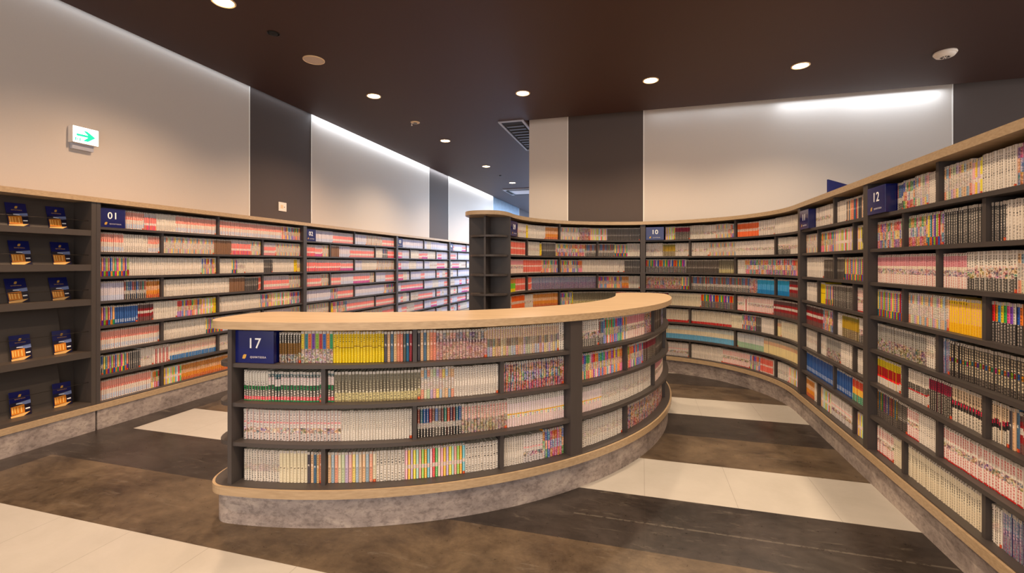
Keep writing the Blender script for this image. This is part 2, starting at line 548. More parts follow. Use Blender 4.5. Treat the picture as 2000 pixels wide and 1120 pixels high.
def cap_outline(cx, cy, ax, ay, tx, ty, half, ext, n=14, pw=2.5):
    """superelliptic end cap: from the side (+a) round to (-a); a = across unit, t = outward unit"""
    pts = []
    for i in range(n + 1):
        th = PI * i / n
        c, s = math.cos(th), math.sin(th)
        k = half * math.copysign(abs(c) ** (2 / pw), c); l = ext * abs(s) ** (2 / pw)
        pts.append((cx + ax * k + tx * l, cy + ay * k + ty * l))
    return pts


def band(path, t0, t1, o0, o1, cap0=0, cap1=0, pw=2.5):
    """rungs (front point, back point) of a swept band with optional rounded ends"""
    half = (o1 - o0) / 2; om = (o0 + o1) / 2
    K = 14
    rungs = []
    def cap(t, sg, ext):
        c = path.P(t, om); n = path.Nn(t); T = path.T(t) * sg
        out = []
        for i in range(1, K + 1):
            th = PI / 2 * i / K
            k = half * max(math.cos(th), 0) ** (2 / pw); l = ext * math.sin(th) ** (2 / pw)
            if i == K: k = half * .02
            out.append((c + n * k + T * l, c - n * k + T * l))
        return out
    if cap0: rungs += cap(t0, -1, cap0)[::-1]
    rungs += [(path.P(t, o0), path.P(t, o1)) for t in steps(path, t0, t1)]
    if cap1: rungs += cap(t1, 1, cap1)
    return rungs


def tri_prism(rungs, z0, z1):
    bm = bmesh.new()
    rows = [[bm.verts.new((a.x, a.y, z0)), bm.verts.new((a.x, a.y, z1)), bm.verts.new((b.x, b.y, z1)), bm.verts.new((b.x, b.y, z0))] for a, b in rungs]
    for p, q in zip(rows, rows[1:]):
        for i in range(4):
            j = (i + 1) % 4
            bm.faces.new((p[i], q[i], q[j], p[j]))
    bm.faces.new(rows[0]); bm.faces.new(rows[-1][::-1])
    return bm


CAP9 = .33
tag(obj('wooden_top_board', tri_prism(band(RIGHT, .065, 8.12, 0, RDEP, cap0=CAP9), ZTOP0, ZTOP1), 'wood'), 'long curving pale wooden top board over bookcases 09 to 12', 'top board')
t = thing('plinth', 'grey concrete-look plinth curving under bookcases 09 to 12', 'plinth')
obj('plinth_panel', tri_prism(band(RIGHT, .065, 8.12, .03, RDEP - .03, cap0=CAP9 - .03), 0, .160), 'conc', t)
tag(obj('ledge', tri_prism(band(RIGHT, .065, 8.12, 0, RDEP, cap0=CAP9), .160, .203), 'wood', t), 'pale wooden ledge')


def end_unit(path, tt, sgn, half_mid, half, ext, zs, parent, z0, z1):
    """rounded open end shelves beyond an end panel, with an upright fin in the middle"""
    c = path.P(tt, half_mid); n = path.Nn(tt); T = path.T(tt) * sgn
    for z in zs:
        pts = cap_outline(c.x, c.y, n.x, n.y, T.x, T.y, half, ext, pw=2.3)
        bm = add_prism(bmesh.new(), pts, z - TH, z)
        tag(obj('end_shelf', bm, 'grey', parent))
    a = c + T * (ext * .93)
    bm = bmesh.new()
    w = n * .010
    add_prism(bm, [tuple(c - w), tuple(c + w), tuple(a + w), tuple(a - w)], z0, z1)
    obj('fin_panel', bm, 'grey', parent)


end_unit(RIGHT, .064, -1, RDEP / 2, .20, .19, ZS, RU[0], .2035, ZTOP0)

# magazine rack
rk = thing('magazine_rack', 'dark grey magazine rack of sloped shelves beside bookcase 01', 'magazine rack')
RKZ = [(1.61, 1.565, 1.838), (1.336, 1.286, 1.565), (1.058, 1.010, 1.286), (.64, .592, 1.010), (.231, .2037, .592)]
for a, b in ((.3, .33), (2.635, 2.668)):
    obj('side_panel', slab(LEFT, a, b, .010, .22, .2037, ZTOP0), 'rack', rk)
obj('back_panel', slab(LEFT, .33, 2.635, .21, .22, .2037, ZTOP0), 'rack', rk)
for zt, zb, hi in RKZ:
    obj('shelf', slab(LEFT, .33, 2.635, .012, .21, zb, zt), 'rack', rk)
    bm = bmesh.new()                       # sloping display board: side profile swept along y
    x0, x1 = -4.222 - .135, -4.222 - .205
    pr = [(x0, zt), (x0 - .012, zt), (x1 - .004, hi - .03), (x1, hi - .015)]
    v = [[bm.verts.new((x, y, z)) for x, z in pr] for y in (.33, 2.52)]
    bm.faces.new(v[0]); bm.faces.new(v[1][::-1])
    for i in range(4):
        j = (i + 1) % 4
        bm.faces.new((v[0][i], v[1][i], v[1][j], v[0][j]))
    obj('display_board', bm, 'rack', rk)
    zr = zt + (.075 if zt > 1 else .16)
    bm = bmesh.new(); add_lathe(bm, [(.0022, 0), (.0022, 2.30)], n=8)
    bmesh.ops.rotate(bm, verts=bm.verts, matrix=Matrix.Rotation(-PI / 2, 3, 'X'))
    bmesh.ops.translate(bm, verts=bm.verts, vec=(-4.262, .333, zr))
    obj('retaining_rod', bm, 'metal', rk)

# counter
CT0, CT1 = RING.t_of(-85.0), RING.t_of(6.0)
CM0, CM1 = RING.t_of(-41.9), RING.t_of(-39.8)
CW = .49
ct = thing('curved_counter_bookcase', 'low curved island bookcase with pale wooden top and four rows of comics', 'bookcase')
obj('worktop', tri_prism(band(RING, CT0, CT1, 0, CW, cap0=.168, cap1=.27), 1.010, 1.050), 'wood', ct)
tag(obj('ledge', tri_prism(band(RING, CT0, CT1, 0, CW, cap0=.168, cap1=.27), .160, .2035), 'wood', ct), 'pale wooden ledge')
CJ = RING.t_of(-34)
for a, b, c0, c1 in ((CT0, CJ - .0015, .143, 0), (CJ + .0015, CT1, 0, .24)):
    obj('plinth_panel', tri_prism(band(RING, a, b, .03, CW - .03, cap0=c0, cap1=c1), 0, .160), 'conc', ct)
ZC = [.425, .628, .831]
obj('bottom_panel', tri_prism(band(RING, CT0, CT1, .012, CW - .012, cap0=.155, cap1=.255), .2035, .208), 'grey', ct)
obj('back_panel', slab(RING, CT0, CT1, CW / 2 - .008, CW / 2 + .008, .208, 1.010), 'grey', ct)
for a, b in ((CT0, CT0 + .024), (CM0, CM1), (CT1 - .024, CT1)):
    obj('post_panel', slab(RING, a, b, .018, CW - .018, .208, 1.010), 'grey', ct)
CBAY = [(CT0 + .024, CM0), (CM1, CT1 - .024)]
for a, b in CBAY:
    for z in ZC:
        obj('shelf', slab(RING, a, b, .026, CW - .026, z - TH, z), 'grey', ct)
CDIV = [([RING.t_of(-62.9)], [RING.t_of(-73.6), RING.t_of(-51.9)]), ([RING.t_of(-17.2)], [RING.t_of(-28.6), RING.t_of(-5.8)])]


def crow(r):
    return (.208 if r == 4 else ZC[3 - r]), (1.010 if r == 1 else ZC[4 - r] - TH)


for od, ev in CDIV:
    for r in range(1, 5):
        lo, hi = crow(r)
        for d in (od if r % 2 else ev):
            obj('divider', slab(RING, d - .011, d + .011, .050, CW - .050, lo, hi), 'grey', ct)
end_unit(RING, CT0, -1, CW / 2, .215, .135, ZC, ct, .208, 1.010)
end_unit(RING, CT1, 1, CW / 2, .215, .20, ZC, ct, .208, 1.010)
# ------------------------------------------------------------------ comics
PAL = {
    'rb': 'E8CF1E 1E7F8C E0702A 6A3FA0 8FB52C B41F38 1F66B4 E59A2A 2A9A62 D8388A'.split(),
    'pa': 'E9C29C 9DB6C6 E8A58E E6DFC4 C6D3B0 C9B8D4 EBB8B4 F0D98A B9CBD9 DCC3A8'.split(),
    'so': '4E4A52 EAC3A0 56748E E3BE93 EBA083 ED9A86 5C5E58 2F6C92 A8323E D9B48F 8A8092 20383A'.split(),
    'dk': '7A2A22 1E6070 16508A 244A80 8E2430 5A2E26 1D5C98 49424E 5C2A2E 1C7468 A8441E 3E3450'.split(),
    'br': 'E23A2E F0A030 2E9AC0 F2D23A 3FAE5A E86AA0 8A5AC0 E9E2D8 3A6AC8 F28A30'.split(),
    'pb': 'F2B8C6 F6C94A C8B4DC F4E04A B8E0D4 F2A8A0 9ED66A F0B03A 7CC8D8 EFDCE4 E8404A 5CBE68 F0DCC8'.split(),
    'mu': '8A8478 A89F90 6E7C74 B59A7A 9A8A98 7A6A5E C0B49C'.split(),
    'wm': 'E9E0D8 E6DCD6 EDE6DC E2D8CE'.split(),
}
K_, W_ = '1A1716', 'EFE7DD'
ST = {
    # name: look, bands (share of height, paper, ink, title density, picture), top to bottom
    'W': ('plain white', [(.42, 'EDE4DA', '2A2422', .8, 0), (.2, 'EDE4DA', '8a8078', .2, 0), (.38, 'EAE1D7', '4A4240', .6, 0)]),
    'Wc': ('cream white', [(.2, 'E9E0CC', '6A6058', .1, 0), (.36, 'E9E0CC', '241E1A', .9, 0), (.44, 'E7DCC6', '5A5048', .4, 0)]),
    'WB': ('white, bold black title', [(.48, W_, K_, 1, 0), (.24, W_, '4a4444', .3, 0), (.28, W_, K_, .8, 0)]),
    'WS': ('white, small black print', [(.5, W_, '3A3430', .75, 0), (.12, W_, K_, 1, 0), (.38, W_, '6a6058', .5, 0)]),
    'WF': ('white with figure drawing', [(.38, 'EDE4DE', '6a6266', .8, 0), (.06, 'EDC8C4', 'D05060', .6, 0), (.14, 'EDE4DE', '8a8488', .6, 0), (.17, 'E8D8CC', K_, 0, .95), (.25, 'DDD6D4', '3a3438', .9, 0)]),
    'WP': ('white with small picture', [(.45, 'EBE2DA', '7a6f70', .7, 0), (.2, 'E4D6CC', K_, 0, .8), (.35, 'E8DFD6', '56504e', .5, 0)]),
    'WN': ('white with coloured numeral', [(.12, W_, K_, .8, 0), (.38, 'EDE0DC', 'B8A0B8', .5, 0), (.05, 'E6B840', 'C08820', .6, 0), (.12, W_, '@rb', .95, 0), (.33, 'EBDAD8', 'C8A0A8', .4, .15)]),
    'WR': ('white and red banded', [(.34, 'EBDCD4', 'B8383C', .95, 0), (.08, W_, '8a8080', .4, 0), (.18, 'E4D2CC', K_, 0, .9), (.36, 'EFE2DC', 'C03A3E', .8, 0), (.04, 'C03038', K_, 0, 0)]),
    'WK': ('white with black foot', [(.36, W_, K_, .95, 0), (.06, W_, 'C03038', .5, 0), (.26, 'E8D8CC', K_, 0, .95), (.32, '2A2624', 'CFC8C0', .8, 0)]),
    'PT': ('pink titled white', [(.34, 'D9A4A8', 'B04A62', .7, 0), (.1, 'F0E4D4', '9a8a80', .3, 0), (.2, 'E8DCD4', K_, 0, .85), (.36, 'F0E6DC', 'C83A3A', .45, 0)]),
    'PB': ('pink topped, blue footed', [(.3, 'E3B0A4', 'AF5A50', .6, 0), (.14, 'E88A7C', 'F2E6DC', .5, 0), (.26, 'F0E6DC', '2a2a2a', .35, 0), (.25, 'E2E2E4', '3A80B8', .8, 0), (.05, 'EADFD6', K_, 0, 0)]),
    'RB': ('pale, red dotted, blue footed', [(.2, 'EBDCC8', 'B86048', .6, 0), (.3, 'EBDCD0', 'D04A44', .8, 0), (.18, 'F0E6DC', K_, .3, 0), (.3, '2E6CA8', '8FB8DC', .3, 0)]),
    'PK': ('pink and cream', [(.3, 'C9BFC4', '8a8088', .5, 0), (.3, 'EE9A94', 'D8605C', .4, 0), (.2, 'F0E4DC', '8a7a78', .4, 0), (.2, 'E8A8A8', 'B85868', .5, 0)]),
    'RK': ('coral pink', [(.2, 'CFC4C4', '8a8088', .5, 0), (.35, 'E87670', 'F4D0C8', .35, 0), (.15, 'F2E4E0', 'B04040', .4, 0), (.3, 'E46A78', '@rb', .5, 0)]),
    'MG': ('pink and magenta', [(.28, 'CBC2CC', '8a8088', .5, 0), (.3, 'EE8C84', 'F2D6D0', .4, 0), (.18, 'F2E6E2', '8a7a78', .3, 0), (.24, 'C04A90', 'E8B0D0', .4, 0)]),
    'LV': ('pale lilac white', [(.3, 'CDC8D8', '8A88A0', .6, 0), (.4, 'E6E0E4', '9a94a8', .5, 0), (.3, 'D8DCEA', '7A8AB8', .5, 0)]),
    'MW': ('many-coloured pale', [(.3, '@pa', K_, .6, 0), (.4, 'EAE0D8', K_, .3, .35), (.3, '@pa', '6a6060', .5, 0)]),
    'MP': ('many-coloured patterned', [(.35, '@br', K_, .6, .2), (.3, '@pa', K_, .5, .4), (.35, '@br', W_, .6, .15)]),
    'RBW': ('bright solid coloured', [(.72, '@rb', W_, .6, 0), (.28, '@rb', K_, .6, 0)]),
    'SO': ('muted solid coloured', [(.4, '@so', K_, .55, 0), (.08, '@so', W_, .9, 0), (.52, '@so', K_, .3, 0)]),
    'PS': ('pastel', [(.5, '@pb', 'F4EEE6', .35, 0), (.14, 'F2EAE0', 'C04A5A', .4, 0), (.36, '@pb', 'F4EEE6', .3, 0)]),
    'PC': ('pastel with round emblem', [(.5, '@pa', 'E8E0D4', .3, 0), (.06, '@pa', '6a5a58', .9, 0), (.44, '@pa', '7a6a66', .3, 0)]),
    'CR': ('pale cream with grey dot', [(.52, 'E6DCC2', 'C8BC9C', .3, 0), (.05, 'E6DCC2', '6a5a48', .9, 0), (.43, 'E6DCC4', 'A89C84', .3, 0)]),
    'Y': ('bright yellow', [(.3, 'F0D20E', '1A1510', 1, 0), (.16, 'F0D20E', '7A5A10', .5, 0), (.03, '8A6A10', K_, 0, 0), (.46, 'F2D618', '8A6A18', .25, 0), (.05, 'F0D20E', K_, 0, 0)]),
    'YP': ('golden yellow, pink print', [(.1, 'F2C81E', K_, .7, 0), (.6, 'F0CC50', 'E8A0B0', .8, 0), (.3, 'F4C018', 'D8902A', .4, 0)]),
    'YG': ('orange and yellow patterned', [(.3, 'D8943A', '5A2A12', .8, .2), (.25, 'E8C9A0', 'B84A1E', .5, .3), (.25, 'E9A028', '8A3A1A', .6, .1), (.2, 'B83A1E', 'F0D080', .5, .1)]),
    'KG': ('black and brown gilt', [(.3, '241C16', 'E8E0D2', .9, 0), (.4, '8A6228', '3A2A14', .7, 0), (.3, '5A4A42', K_, .2, .8)]),
    'KF': ('coloured, figure at foot', [(.56, '@rb', K_, .45, 0), (.44, 'D8C8BE', K_, .2, .85)]),
    'GT': ('grey-black, teal and green', [(.12, '1A4A56', 'C8D0C8', .2, 0), (.07, '14303A', W_, .5, 0), (.26, 'E6DEDA', 'A04A50', .35, 0), (.16, '181C1C', '1E9A56', .8, 0), (.22, '2A2222', 'F0E8DE', .9, 0), (.12, 'C8324A', 'F0C8C8', .5, 0), (.05, '2A7A4A', K_, 0, 0)]),
    'GW': ('white topped, green middle', [(.3, 'DCD6CC', '9a948c', .3, 0), (.16, 'E4DCD4', '2a2624', .7, 0), (.14, '181C1C', '2AB85A', .8, 0), (.24, '2A2222', 'F0E8DE', .9, 0), (.12, 'C8324A', 'F0C8C8', .5, 0), (.04, '3A8A4A', K_, 0, 0)]),
    'OL': ('grey and olive numbered', [(.3, '7E7868', '2A2620', .8, 0), (.3, '4A4438', 'B8B09A', .8, 0), (.1, '5E5646', 'F0E8D2', 1, 0), (.24, 'D8CC9E', '3A3426', .8, 0), (.06, 'A0926A', K_, .3, 0)]),
    'DC': ('dark, coloured title', [(.5, '@dk', 'D8C8B8', .3, 0), (.2, 'D8D2CA', K_, .6, .3), (.3, '201C1C', 'E4DCD2', .8, 0)]),
    'DP': ('dark multicoloured picture', [(.3, '@dk', 'E8A040', .3, .65), (.35, '4A3A34', '@br', .6, .8), (.35, '@dk', 'C83A30', .5, .6)]),
    'RW': ('white and dark red pictured', [(.5, 'E6D8CC', 'B02A2E', .6, .35), (.5, '4A3A32', 'C8B49A', .4, .6)]),
    'CP': ('fleshy coloured picture', [(.34, 'E2CBA8', '7A5A80', .7, .25), (.3, '@mu', K_, .7, .2), (.36, '@pa', '6A5A7A', .6, .3)]),
    'FL': ('pink and black pictured', [(.3, '@so', K_, .2, .55), (.1, '5A3A44', 'F0E0DC', .6, 0), (.6, 'D89A94', K_, .3, .6)]),
    'K': ('black, white title', [(.55, '2A2829', 'D8D2C8', .85, 0), (.15, '2A2829', 'F0E8DE', .9, 0), (.3, '2A2829', 'C8C0B8', .7, 0)]),
    'KT': ('black, cream title, numeral', [(.42, '2A2422', 'E9DCC4', 1, 0), (.13, '241F1E', '@rb', 1, 0), (.27, '2A2422', 'E2D6C0', 1, 0), (.18, '2A2422', '8A8078', .6, 0)]),
    'KC': ('black footed, coloured title', [(.5, '@br', '2A2228', .5, 0), (.12, '1E1B1C', 'E8E0D8', .7, 0), (.38, '1E1B1C', 'B8B0AA', .9, 0)]),
    'KP': ('black, pink spot', [(.42, 'E2CBB0', K_, .9, 0), (.12, '2A2020', 'E03A5E', 1, 0), (.1, '1E1B1C', K_, 0, 0), (.36, 'E0D6C8', K_, .85, 0)]),
    'KR': ('black, crimson title', [(.34, '5A2030', 'C83A5A', .9, 0), (.66, '26211F', 'C8BEB2', .8, 0)]),
    'KW': ('white topped black, red line', [(.4, 'E4DACE', K_, .8, 0), (.22, '26211F', 'D8CEC2', .5, 0), (.05, 'B8283A', K_, 0, 0), (.33, 'DCD2C8', K_, .9, 0)]),
    'KM': ('charcoal, fine print', [(.5, '3A3634', 'A89E94', .8, 0), (.12, '3A3634', 'E8E0D6', .8, 0), (.38, '2E2A29', '8A8078', .7, 0)]),
    'KB': ('charcoal with colour stripe', [(.7, '3A3433', '@br', .6, 0), (.3, '3E3836', 'A0968C', .6, 0)]),
    'GP': ('grey black figure', [(.5, 'A8A49E', '2A2826', .95, 0), (.5, '5E5650', K_, .3, .7)]),
    'YR': ('yellow, crimson, white banded', [(.28, 'D8C01E', '2a4a2a', .4, 0), (.36, '9A1626', '3a1016', .4, 0), (.08, 'E8304A', K_, 0, 0), (.28, 'E2DAD2', '8a8078', .3, 0)]),
    'BL': ('sky blue', [(.3, '4AA0C8', '2A5A88', .5, 0), (.4, '3A96CC', 'A8D0E4', .35, 0), (.3, '2A86C0', '1A5080', .5, 0)]),
    'BW': ('cream topped, blue footed', [(.25, 'D2D4D0', '8a9aa0', .5, 0), (.35, 'E8DCC4', 'B8A890', .4, 0), (.4, '7AB0D0', '4A88B8', .5, 0)]),
    'GW2': ('grey topped, green footed', [(.3, 'C8C8CA', '8a9090', .6, 0), (.3, 'E2DEDA', '9a9a9a', .4, 0), (.4, 'A8C0A4', '5A8A68', .6, 0)]),
    'RC': ('red striped over cream', [(.14, 'B8B2A4', '5a5048', .6, 0), (.24, 'D8C0A0', 'C0402A', .9, 0), (.62, 'E8D8AC', 'D0B47A', .4, 0)]),
    'RO': ('orange red', [(.4, 'E2764A', 'B84A2E', .5, 0), (.2, 'E8D0C0', '4A3430', .6, .2), (.4, 'E8805A', 'C0583A', .4, 0)]),
    'RD': ('red and white checked', [(.4, 'D85A4A', 'F0D8CC', .5, 0), (.12, 'F0E0D4', 'C04038', .6, 0), (.4, 'DC5E50', 'F0D0C4', .5, 0), (.08, 'F0E0D4', K_, .3, 0)]),
    'RS': ('crimson and white', [(.12, 'D8C8C0', K_, .5, 0), (.88, '@rs', W_, .7, 0)]),
    'GR': ('green and yellow footed', [(.35, 'C87A4A', '5A8A3A', .6, .1), (.4, '7CC850', '4A9A38', .5, 0), (.25, 'E8D82A', 'A8A020', .3, 0)]),
    'NV': ('navy and blue', [(.72, '33528C', '6A8ABE', .35, 0), (.2, '5A78AC', 'E8E8EA', .8, 0), (.08, '33528C', K_, 0, 0)]),
    'RYG': ('red, yellow, green banded', [(.36, 'C8442E', 'E8C0A0', .4, 0), (.3, 'E8B83A', 'F0E4C0', .4, 0), (.34, '2A8A6A', 'D8E8D8', .5, 0)]),
    'BN': ('brown grey', [(1, '8A6A52', '5A4234', .5, 0)]),
    'BU': ('blue purple figured', [(.45, '5A7A9A', 'D0B0C0', .5, .25), (.15, '3A3A6A', 'E8C8D8', .4, .2), (.4, '6A7890', '9A3A5A', .5, .25)]),
    'WHK': ('white, black glyph blocks', [(.4, W_, K_, 1, .15), (.25, 'E4DAD0', K_, .6, .4), (.35, W_, K_, .9, 0)]),
    'DR': ('navy and red checked', [(.2, '2A2A3A', 'C83A40', .6, 0), (.18, 'A02430', '2A2A3A', .4, 0), (.24, '28406A', 'D8C8B8', .6, .1), (.18, '9A2430', '202A40', .5, 0), (.2, '2A3A3A', 'C0B0A0', .5, 0)]),
    'GD': ('ochre with dark foot', [(.16, '8A7A3A', '4a6a3a', .5, 0), (.42, 'A88A38', 'C8A850', .5, 0), (.42, '5A4A32', 'D8C8A8', .8, .1)]),
    'RF': ('white, red foot', [(.3, 'E2D8C8', '4a4440', .9, 0), (.52, 'E4DACA', '5A6068', .6, 0), (.18, 'B02A38', K_, 0, 0)]),
    'DKR': ('grey, dark red bands', [(.22, '5E4444', '2A2020', .5, 0), (.16, '9A2A30', '3A1A1A', .4, 0), (.16, 'D8D0C8', '8a7a78', .4, 0), (.2, '9A3034', '3A1A1A', .4, 0), (.26, '7A5450', '3a2a2a', .5, 0)]),
    'BP': ('bright poster coloured', [(.34, '@br', K_, .3, .5), (.33, '@br', W_, .3, .5), (.33, '@br', K_, .3, .5)]),
}
PAL['rs'] = 'B02038 E8DAD2'.split()
RNDL = 'PB PB W PK PB WP MW LV PK W WF MP WS RK'.split()      # left wall mix
RNDF = 'LV LV PK W LV WP MG LV PK'.split()                    # far left wall mix
RNDC = 'MP W KM WP WS MW K WF CP WR W DP'.split()


def run(s):
    """'Y15 SO8' -> [('Y',15),('SO',8)]"""
    out = []
    for w in s.split():
        k = w.rstrip('0123456789') if w not in ST else w
        if w[:3] == 'GW2' and len(w) > 3: k = 'GW2'
        out.append((k, int(w[len(k):] or 1)))
    return out


ORD = 'first second third fourth fifth sixth seventh eighth ninth tenth eleventh twelfth thirteenth fourteenth fifteenth sixteenth seventeenth eighteenth nineteenth twentieth'.split()
TENS = {2: 'twenty', 3: 'thirty', 4: 'forty', 5: 'fifty', 6: 'sixty', 7: 'seventy'}


def ordw(n):
    if n <= 20: return ORD[n - 1]
    a, b = divmod(n, 10)
    return (TENS[a][:-1] + 'ieth') if b == 0 else TENS[a] + '-' + ORD[b - 1]


ROWN = ['top', 'second', 'third', 'fourth', 'fifth', 'sixth', 'seventh', 'lowest']
BOOKS = []      # dicts


def fill(path, t0, t1, lo, hi, runs, o=.058, unit='', row=0, comp=0, seed=0, depth=.11):
    rnd = random.Random(seed * 7919 + row * 101 + comp * 13 + 5)
    k = path.sc((t0 + t1) / 2, o + .01)
    L = (t1 - t0) * k - .004
    runs = run(runs) if isinstance(runs, str) else runs
    tot = sum(n for _, n in runs)
    target = max(2, round(L / .0163))
    ws = []
    acc = 0
    for j, (st, n) in enumerate(runs):
        m = max(1, round(n * target / tot))
        wf = rnd.uniform(.88, 1.14); hh = rnd.uniform(.155, .166); sid = rnd.random() * 400
        for q in range(m):
            ws.append([st, wf * rnd.uniform(.94, 1.06), hh + rnd.uniform(-.0012, .0012), sid, q, q == m - 1])
    S = sum(w[1] for w in ws)
    x = .002
    for i, (st, w, h, sid, q, last) in enumerate(ws):
        wd = L * w / S
        tc = t0 + (x + wd / 2) / k
        BOOKS.append(dict(path=path, t=tc, w=wd - .0027, h=h, z=lo + .0008, o=o + rnd.uniform(-.0018, .0022), st=st, q=q, sid=sid, last=last and rnd.random() < .5,
                          seed=rnd.random(), unit=unit, row=row, comp=comp, idx=i, depth=depth, pr=rnd.random()))
        x += wd


def comps(path, a, b, dv, x0=0):
    e = [a + x0] + [v for d in dv for v in (d - .011, d + .011)] + [b]
    return [(e[i], e[i + 1]) for i in range(0, len(e), 2)]


# --- left wall
L1 = {1: ['PB12 RK8 W14 PB30', 'PB34 MP14'], 2: ['PB14 W12 PB8', 'MW40 BN16 RK18 MW10', 'PK10 MW20'], 3: ['RBW16 W44 MP10', 'W10 RBW4 WHK6 W14 KM8 W22 Y3 MP3'],
      4: ['LV14 DC12 YG8', 'W40 BN12 KM12 RD2', 'PK20 MW10'], 5: ['RBW8 NV10 DKR8 WS14 MP16 PS8 Y2', 'W24 MP8 PS14 MP8'], 6: ['PB40', 'W20 RBW10 LV8 MW10 RB6', 'PK20 MW6'],
      7: ['DC3 RBW14 K6 WP8 RS10 RB32', 'WP8 MP20'], 8: ['PB44 MP8', 'PS10 YG50', 'YG20']}
L2 = {1: ['LV12 PK16', 'LV8 MW14 PK10'], 2: ['RK10 MG8 MW6', 'BN8 LV10 PK26', 'W6 DC5 RK6'], 3: ['RK8 RK20 MG12', 'LV5 W12 MW16'], 4: ['PK12 MW6', 'PK8 LV10 MG14 MW4', 'LV8 PK8'],
      5: ['LV18 MP6 PK14', 'LV30 MP12'], 6: ['MW10', 'Y2 MP10 PK22', 'PK14'], 7: ['PK20 LV10', 'MW20 PK10'], 8: ['PB20', 'PB20', 'PB20']}
for ui, ((a, b), (od, ev)) in enumerate(zip(LB, LDIV)):
    for r in range(1, 9):
        lo, hi = row_z(r)
        cs = comps(LEFT, a + .032, b - .032, od if r % 2 else ev, .205 if r == 1 and ui < 4 else 0)
        rr = random.Random(ui * 31 + r)
        for c, (x0, x1) in enumerate(cs):
            src = (L1, L2)[ui][r][c] if ui < 2 else ' '.join('%s%d' % (rr.choice(RNDF), rr.randint(6, 20)) for _ in range(4))
            fill(LEFT, x0, x1, lo, hi, src, unit='L%d' % ui, row=r, comp=c, seed=100 + ui)

# --- right cabinet
R9 = {1: ['BP3 WP5 Y1 W8 YG6', 'MW12 DP7 PS12 KM20'], 2: ['LV2 RD12', 'WHK10 Y1 KM10 BP16 DC6', 'DC12 RBW8 WHK8'], 3: ['PT14 RD10 MP8', 'MP16 W22 WHK1 W2 KM10'],
      4: ['GR6 RD6', 'RD4 BU40', 'MP16 YG4 WHK8'], 5: ['WP6 RO10 WP5 YG14', 'MP8 Y1 OL24 RD12'], 6: ['RNDX', 'RNDX', 'RNDX'], 7: ['RNDX', 'RNDX'], 8: ['RNDX', 'RNDX', 'RNDX']}
R10 = {1: ['PS8 KR10 WHK10 WP8 MW10 BP6', 'RO12 WP10 W22'], 2: ['WP12 GD9 WP10', 'WP8 MW14 WP26', 'WK6 WP8'], 3: ['KC28 KM26 OL14', 'WHK4 BP30 MP10'], 4: ['DP22 RBW4', 'DC30 DP4 BL12', 'BL5 DKR9'],
       5: ['DR12 Wc18 KC16', 'WR3 RS2 WR14 DKR18 W5'], 6: ['RF22', 'RF26 Wc6 BP8 KM4 W12', 'RC2 Wc12 WHK4'], 7: ['BW58', 'GW2 GW218 RC40'], 8: ['WF20', 'W20 WR18 MP8 RD10 WHK3', 'WHK5 PS5 RBW4']}
R11 = {1: ['WP10 W3', 'W6 SO9 W5'], 2: ['MW5', 'MP7 PS8', 'PS3 OL5'], 3: ['W10 KM6', 'KM5 RBW12'], 4: ['W6', 'Y3 RBW5 K11 RD1', 'WR3 DKR3'], 5: ['DKR8 BP5', 'W3 GD9 WK7'], 6: ['WHK6', 'WHK4 GP8 W6', 'W5 Y3'],
       7: ['NV14', 'NV8 RYG8'], 8: ['YG5 W3', 'PS6 WF12', 'PS5']}
R12 = {1: ['DC4 BP8 MW8 W6', 'MW8 PS3 WS9 BP6'], 2: ['BP8', 'BP8 RBW5 BP2 K14', 'K6 W12'], 3: ['PT27', 'PT9 WK16 MW6'], 4: ['RBW11', 'MW16 YP11', 'KC22'], 5: ['GP22 WHK5', 'BU2 KT20 SO1 BP4'],
       6: ['YR10 KW2', 'KW11 KR10 KP11', 'KP8 SO3 DKR8'], 7: ['KB10 KM5 WR5 WS9', 'WR38'], 8: ['WR6 Wc4', 'Wc30', 'WHK6 BU16']}
R13 = {r: ['RNDX', 'RNDX'] if r % 2 else ['RNDX', 'RNDX', 'RNDX'] for r in range(1, 9)}
for ui, ((a, b), (od, ev), RR) in enumerate(zip(RB, RDIV, (R9, R10, R11, R12, R13))):
    for r in range(1, 9):
        lo, hi = row_z(r)
        cs = comps(RIGHT, a + .034, b - .032, od if r % 2 else ev, .225 if r == 1 and ui < 4 else 0)
        rr = random.Random(ui * 37 + r)
        for c, (x0, x1) in enumerate(cs):
            src = RR[r][c]
            if src == 'RNDX':
                src = ' '.join('%s%d' % (rr.choice(RNDC), rr.randint(6, 18)) for _ in range(3))
            fill(RIGHT, x0, x1, lo, hi, src, unit='R%d' % (9 + ui), row=r, comp=c, seed=200 + ui)

# --- counter
CA = {1: ['KG7 KF8 Y15 SO8', 'SO5 FL14 CP26 WHK2'], 2: ['GW8 GT15', 'GT2 OL25 MW11 W17', 'DP21'], 3: ['WF25 WS22', 'DC13 RW13 WN22'], 4: ['WHK12 CR7 SO5', 'PC14 WB8 PS22 WB11', 'WB8 WF6 BP8']}
CB = {1: ['WK8 DC2 MP12 PT12 DP6', 'KM5 BU4 PT3'], 2: ['MP20', 'MP6 KR6 KM8', 'Wc6 W6'], 3: ['WN10 WHK3 WHK26', 'PT10 RW6'], 4: ['WHK18', 'DP26', 'DP10']}
for (a, b), (od, ev), RR, nm in zip(CBAY, CDIV, (CA, CB), ('A', 'B')):
    for r in range(1, 5):
        lo, hi = crow(r)
        cs = comps(RING, a, b, od if r % 2 else ev, .225 if (r == 1 and nm == 'A') else .02 if nm == 'A' else .002)
        for c, (x0, x1) in enumerate(cs):
            fill(RING, x0, x1, lo, hi, RR[r][c], o=.075, unit='C' + nm, row=r, comp=c, seed=300 + ord(nm))


